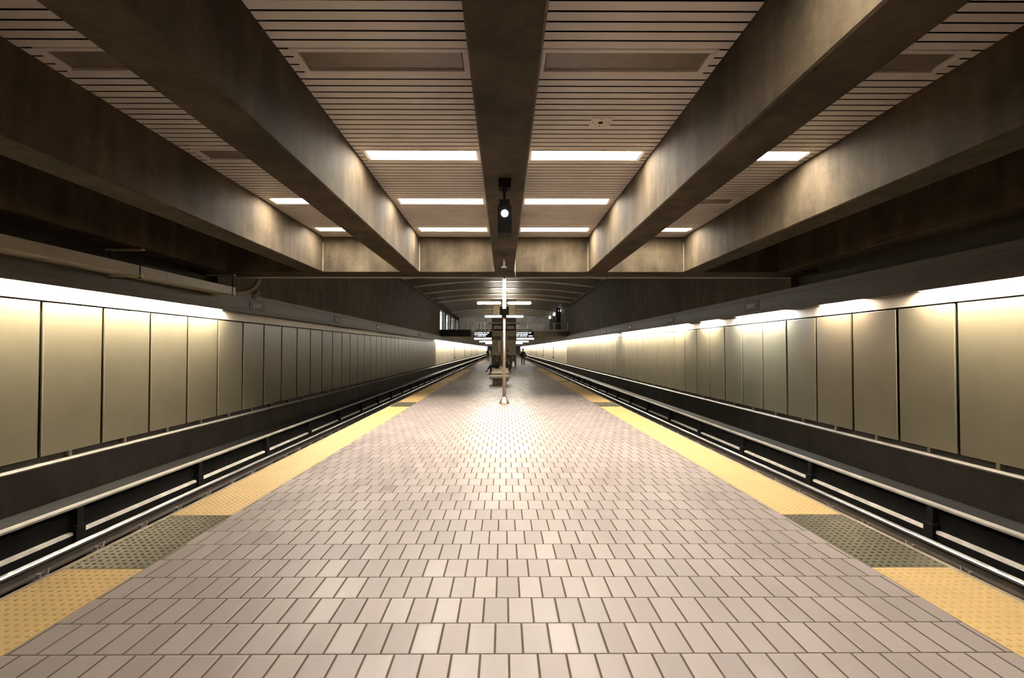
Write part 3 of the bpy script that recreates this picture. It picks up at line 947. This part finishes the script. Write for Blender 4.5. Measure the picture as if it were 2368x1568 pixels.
for s in (-1, 1):
    t = thing('departure_board', 'black electronic departure board with white text hanging %s of the pier' % SIDE[s], 'sign', (0.02, PY - 0.35, 0), 0, 'departure boards')
    cx = s * 2.14 - 0.02
    x0, x1 = cx - 0.93, cx + 0.93
    MB().box(x0, x1, -0.08, 0.08, 2.92, 3.53).build('case', M['black'], t, bevel=0.01)
    MB().box(s * 0.15, s * 2.95, -0.03, 0.03, 3.66, 3.74).box(s * 0.15, s * 0.30, -0.03, 0.315, 3.66, 3.74).build('support_arm', M['black'], t)
    for xx in (cx - 0.5, cx + 0.5):
        MB().box(xx - 0.035, xx + 0.035, -0.03, 0.03, 3.53, 3.68).build('hanger', M['black'], t)
    tx = MB()
    rnd = random.Random(5 + s)
    for r, frac in enumerate((0.88, 0.66 if s > 0 else 0.74, 0.94 if s > 0 else 0.66)):
        z = 3.40 - r * 0.165
        x = x0 + 0.07
        while x < x0 + 0.07 + 1.72 * frac:
            w = rnd.choice((0.055, 0.07, 0.08))
            if rnd.random() > 0.14:
                tx.box(x, x + w * 0.8, -0.088, -0.082, z - 0.05, z + 0.05)
            x += w
    tx.build('display_text', M['em_led'], t)

# ------------------------------------------------------------------ posters on the far walls
for s in (-1, 1):
    for k, y in enumerate((91.5, 115.0, 139.0, 166.0)):
        t = thing('poster', 'framed advertising poster on the %s far wall, %s from the camera' % (SIDE[s], ORD[k]), 'poster', (SX(s, 9.235), y, 0.0), 0, 'wall posters')
        q = -s
        MB().box(0, q * 0.06, -1.1, 1.1, 0.0, 2.15).build('frame', M['dark'], t)
        MB().box(q * 0.06, q * 0.075, -0.95, 0.95, 0.35, 1.95).build('sheet', M['poster'], t)

# ------------------------------------------------------------------ benches
def bench(y0, y1, label):
    t = thing('bench', label, 'bench', (-0.205, y0, 0), 0, 'concrete benches')
    L = y1 - y0
    MB().box(-0.48, 0.48, 0, L, 0.31, 0.41).build('seat', M['bench'], t, bevel=0.012)
    MB().box(-0.325, 0.325, 0.12, L - 0.12, 0, 0.31).build('base', M['bench_base'], t, bevel=0.012)
bench(23.1, 24.7, 'empty concrete bench with slab seat, nearest behind the steel pole')
bench(26.5, 37.0, 'long concrete bench with a seated person, behind the empty bench')

# ------------------------------------------------------------------ cone
t = thing('traffic_cone', 'pale blue traffic cone with white bands standing right of the benches', 'cone', (-1.6 + 1.6 - 1.61 + 1.62, 40.3, 0))
t.location = ((1187.2 - 1165) * 40.3 / 1130, 40.3, 0)
MB().box(-0.19, 0.19, -0.19, 0.19, 0, 0.03).build('base', M['cone'], t, bevel=0.01)
MB().lathe([(0.155, 0.03), (0.045, 0.72), (0.030, 0.73), (0.028, 0.70)], 0, 0, 20).build('body', M['cone'], t, smooth=True)
MB().lathe([(0.125, 0.33), (0.104, 0.46)][::1], 0, 0, 20).build('white_band', M['cone_band'], t)
MB().lathe([(0.098, 0.49), (0.072, 0.65)], 0, 0, 20).build('white_band', M['cone_band'], t)

# ------------------------------------------------------------------ people
def skin_mesh(name, verts, edges, radii, mat, parent, root=0, sub=1):
    me = bpy.data.meshes.new(name)
    me.from_pydata([tuple(v) for v in verts], edges, [])
    me.update()
    o = bpy.data.objects.new(name, me)
    COL.objects.link(o)
    o.parent = parent
    md = o.modifiers.new('skin', 'SKIN')
    md.use_smooth_shade = True
    if not me.skin_vertices:
        raise RuntimeError('no skin layer')
    sv = me.skin_vertices[0].data
    for i, r in enumerate(radii):
        sv[i].radius = r if isinstance(r, tuple) else (r, r)
    for r in (root if isinstance(root, (list, tuple)) else [root]):
        sv[r].use_root = True
    sb = o.modifiers.new('sub', 'SUBSURF')
    sb.levels = sb.render_levels = sub
    me.materials.append(mat)
    return o

def lerp(a, b, t): return Vector(a) * (1 - t) + Vector(b) * t

def person(label, loc, rz, J, top, legs, hair_len=0.0, shoes='black', sit=False, bulk=1.0):
    """J: joints in local metres, figure facing -y; keys pelvis chest neck head and l/r shoulder elbow wrist hip knee ankle toe"""
    t = thing('person', label, 'person', loc, rz, 'people on the platform')
    V = {k: Vector(v) for k, v in J.items()}
    hd = V['head']
    up = (hd - V['neck']).normalized()
    fw = Vector(J.get('face', (0, -1, 0))).normalized()
    sd = fw.cross(Vector((0, 0, 1))).normalized()
    names = ['pelvis', 'waist', 'chest', 'neck', 'headlow', 'headmid', 'headtop']
    P = [V['pelvis'], lerp(V['pelvis'], V['chest'], 0.5), V['chest'], V['neck'], hd - up * 0.07 + fw * 0.012, hd + up * 0.02, hd + up * 0.095]
    R = [(0.135, 0.10), (0.12, 0.09), (0.145, 0.10), 0.052, 0.062, (0.078, 0.088), 0.05]
    E = [(i, i + 1) for i in range(6)]
    nose = len(P); P.append(hd - up * 0.012 + fw * 0.105); R.append(0.012); E.append((5, nose))
    for q in (-1, 1):
        P.append(hd + sd * 0.084 * q); R.append(0.016); E.append((5, len(P) - 1))
    roots = [0]
    for q in ('l', 'r'):
        s0 = len(P)
        P += [V[q + 'shoulder'], V[q + 'elbow'], V[q + 'wrist'], lerp(V[q + 'elbow'], V[q + 'wrist'], 1.28)]
        R += [0.058, 0.042, 0.028, (0.036, 0.020)]
        E += [(2, s0), (s0, s0 + 1), (s0 + 1, s0 + 2), (s0 + 2, s0 + 3)]
        d = (V[q + 'wrist'] - V[q + 'elbow']).normalized()
        palm = lerp(V[q + 'elbow'], V[q + 'wrist'], 1.25)
        ax = d.cross(fw)
        if ax.length < 0.2: ax = d.cross(sd)
        ax.normalize()
        nrm = ax.cross(d).normalized()
        for fi, ln in enumerate((0.072, 0.082, 0.077, 0.06)):
            f0 = len(P)
            b0 = palm + ax * (0.028 - 0.0185 * fi)
            P += [b0, b0 + d * ln * 0.6 + nrm * 0.006, b0 + d * ln + nrm * 0.022]
            R += [0.0095, 0.0085, 0.007]
            E += [(f0, f0 + 1), (f0 + 1, f0 + 2)]
            roots.append(f0)
        f0 = len(P)
        b0 = lerp(V[q + 'elbow'], V[q + 'wrist'], 1.10) + ax * 0.026
        P += [b0, b0 + ax * 0.026 + d * 0.030, b0 + ax * 0.034 + d * 0.058 + nrm * 0.008]
        R += [0.011, 0.010, 0.008]
        E += [(f0, f0 + 1), (f0 + 1, f0 + 2)]
        roots.append(f0)
        l0 = len(P)
        P += [V[q + 'hip'], V[q + 'knee'], V[q + 'ankle'], V[q + 'toe']]
        R += [0.088, 0.056, 0.038, (0.042, 0.028)]
        E += [(0, l0), (l0, l0 + 1), (l0 + 1, l0 + 2), (l0 + 2, l0 + 3)]
    skin_mesh('body', P, E, R, M['skin'], t, roots)
    # jacket
    P = [lerp(V['pelvis'], V['chest'], 0.16 if sit else -0.12), lerp(V['pelvis'], V['chest'], 0.5), V['chest'], lerp(V['chest'], V['neck'], 0.75)]
    R = [(0.165, 0.115) if sit else (0.18, 0.135), (0.165, 0.125), (0.185, 0.135), 0.075]
    E = [(0, 1), (1, 2), (2, 3)]
    for q in ('l', 'r'):
        s0 = len(P)
        P += [lerp(V[q + 'shoulder'], V['chest'], 0.22), V[q + 'elbow'], lerp(V[q + 'elbow'], V[q + 'wrist'], 0.95)]
        R += [0.082, 0.064, 0.048]
        E += [(2, s0), (s0, s0 + 1), (s0 + 1, s0 + 2)]
    R = [tuple(v * bulk for v in r) if isinstance(r, tuple) else r * bulk for r in R]
    skin_mesh('jacket', P, E, R, M[top], t, 0, 2)
    P = [V['pelvis']]; R = [(0.16, 0.12)]; E = []
    for q in ('l', 'r'):
        s0 = len(P)
        P += [V[q + 'hip'], V[q + 'knee'], lerp(V[q + 'knee'], V[q + 'ankle'], 0.95)]
        R += [0.102, 0.072, 0.056]
        E += [(0, s0), (s0, s0 + 1), (s0 + 1, s0 + 2)]
    skin_mesh('trousers', P, E, R, M[legs], t)
    for q in ('l', 'r'):
        a, b = V[q + 'ankle'], V[q + 'toe']
        dv = (b - a); dv.z = 0
        dv.normalize()
        heel = Vector((a.x, a.y, b.z)) - dv * 0.05 if abs(a.z - b.z) < 0.12 else a.copy()
        skin_mesh('shoe', [heel, lerp(heel, b, 0.5) + Vector((0, 0, 0.01)), b], [(0, 1), (1, 2)], [(0.045, 0.040), (0.046, 0.038), (0.040, 0.028)], M[shoes], t)
    hp = MB()
    c = hd + up * 0.035 - fw * 0.022
    hp.ball(c, 0.104, 14, 10, (1, 1, 1.05))
    hp.build('hair', M['hair'], t, smooth=True)
    if hair_len:
        back = c - fw * 0.055
        skin_mesh('long_hair', [c, back - Vector((0, 0, 0.13)), back - Vector((0, 0, hair_len))], [(0, 1), (1, 2)], [0.10, (0.11, 0.07), (0.085, 0.04)], M['hair'], t)
    ey = MB()
    for q in (-1, 1):
        ey.ball(tuple(hd + fw * 0.086 + sd * 0.032 * q + up * 0.012), 0.011, 8, 6)
    ey.build('eyes', M['black'], t)
    MB().ball(tuple(hd + fw * 0.080 - up * 0.055), 0.02, 8, 6, (1, 0.5, 0.35)).build('mouth', M['tan'], t)
    return t

def standing(h=1.75, stride=0.0, arm=None):
    k = h / 1.75
    J = dict(pelvis=(0, 0, .93), chest=(0, -.01, 1.28), neck=(0, 0, 1.47), head=(0, -.02, 1.62),
             lshoulder=(.185, 0, 1.40), lelbow=(.25, .03, 1.11), lwrist=(.25, -.06, .87),
             rshoulder=(-.185, 0, 1.40), relbow=(-.25, .03, 1.11), rwrist=(-.25, -.06, .87),
             lhip=(.10, 0, .89), lknee=(.105, -.03 - stride * .6, .50), lankle=(.11, .02 - stride, .09), ltoe=(.12, -.15 - stride, .035),
             rhip=(-.10, 0, .89), rknee=(-.105, -.03 + stride * .3, .50), rankle=(-.11, .03 + stride, .10), rtoe=(-.12, -.14 + stride, .035))
    if arm: J.update(arm)
    return {a: (v[0] * k, v[1] * k, v[2] * k) if a != 'face' else v for a, v in J.items()}

def seated(cross=False):
    J = dict(pelvis=(0, .02, .545), chest=(0, -.03, .88), neck=(0, -.05, 1.06), head=(0, -.10, 1.19),
             lshoulder=(.18, -.03, 1.0), lelbow=(.24, -.12, .73), lwrist=(.08, -.36, .68),
             rshoulder=(-.18, -.03, 1.0), relbow=(-.24, -.12, .73), rwrist=(-.06, -.36, .68),
             lhip=(.10, -.02, .53), lknee=(.12, -.46, .54), lankle=(.12, -.46, .09), ltoe=(.13, -.62, .035),
             rhip=(-.10, -.02, .53), rknee=(-.12, -.46, .54), rankle=(-.12, -.46, .09), rtoe=(-.13, -.62, .035))
    if cross:
        J.update(lknee=(.04, -.45, .64), lankle=(-.08, -.70, .30), ltoe=(-.10, -.83, .22))
    return J

def px(x, d): return (x - 1165.0) * d / 1130.0

person('person in black jacket seen from behind walking at the right of the pier', (px(1209.5, 51.0), 51.0, 0), PI + 0.1,
       standing(1.78, 0.10), 'navy', 'jeans', bulk=1.32)
person('person in dark jacket carrying a white bag on the far left of the pier', (px(1128.0, 73.0), 73.0, 0), PI - 0.3,
       standing(1.80, 0.04, dict(lelbow=(.24, -.10, 1.12), lwrist=(.22, -.33, 1.05))), 'coat', 'jeans')
person('person with long dark hair sitting cross-legged on the long bench, facing left', (-0.42, 33.0, 0), -PI / 2,
       seated(True), 'coat', 'coat', hair_len=0.38, sit=True, bulk=1.3)
person('person in dark coat sitting on the far part of the long bench, facing right', (-0.02, 36.0, 0), PI / 2,
       seated(False), 'coat', 'jeans', sit=True, bulk=1.2)
person('person in black jacket and tan trousers standing just behind the steel pole', (px(1174.5, 44.5), 44.5, 0), PI / 2,
       standing(1.68, 0.02, dict(lelbow=(.24, -.08, 1.12), lwrist=(.18, -.34, 1.02), relbow=(-.24, -.08, 1.12), rwrist=(-.14, -.34, 1.02))), 'coat', 'tan')

# bags
t = thing('shoulder_bag', 'white bag slung behind the person left of the pier', 'bag', (px(1133.0, 72.7), 72.7, 0))
MB().ball((0, 0, 1.30), 0.2, 12, 8, (0.8, 0.62, 1.25)).build('pouch', M['bag'], t, smooth=True)
MB().tube([(0, 0, 1.5), (-0.1, 0.05, 1.57), (-0.2, 0.15, 1.5)], 0.018, 6).build('strap', M['bag'], t)
t = thing('handbag', 'black handbag lying on the right side of the long bench', 'bag', (0.12, 34.2, 0.41))
MB().box(-0.15, 0.15, -0.18, 0.18, 0, 0.22).build('pouch', M['black'], t, bevel=0.05)
MB().tube([(-0.1, 0, 0.2), (-0.08, 0, 0.33), (0.08, 0, 0.33), (0.1, 0, 0.2)], 0.014, 6).build('handle', M['black'], t)
# pushchair beside the far pedestrian
t = thing('pushchair', 'pale pushchair with two visible wheels beside the pier on the left', 'pushchair', (px(1134.4, 72.4), 72.4, 0))
for x in (-0.2, 0.2):
    for y in (-0.3, 0.3):
        w = MB()
        w.tube([(x - 0.02, y, 0.1), (x + 0.02, y, 0.1)], 0.1, 14)
        w.build('wheel', M['black'], t)
fr = MB()
for x in (-0.2, 0.2):
    fr.tube([(x, -0.3, 0.1), (x, 0.2, 0.65), (x, 0.42, 1.05)], 0.016, 6).tube([(x, 0.3, 0.1), (x, -0.12, 0.6)], 0.016, 6)
fr.tube([(-0.2, 0.42, 1.05), (0.2, 0.42, 1.05)], 0.018, 6)
fr.build('frame', M['greypaint'], t)
MB().box(-0.19, 0.19, -0.22, 0.14, 0.42, 0.50).box(-0.19, 0.19, 0.10, 0.18, 0.48, 1.0).build('seat', M['bag'], t, bevel=0.03)
MB().ball((0, 0.06, 0.98), 0.22, 12, 8, (0.95, 1.0, 0.8)).build('hood', M['bag'], t, smooth=True)

bpy.context.view_layer.update()
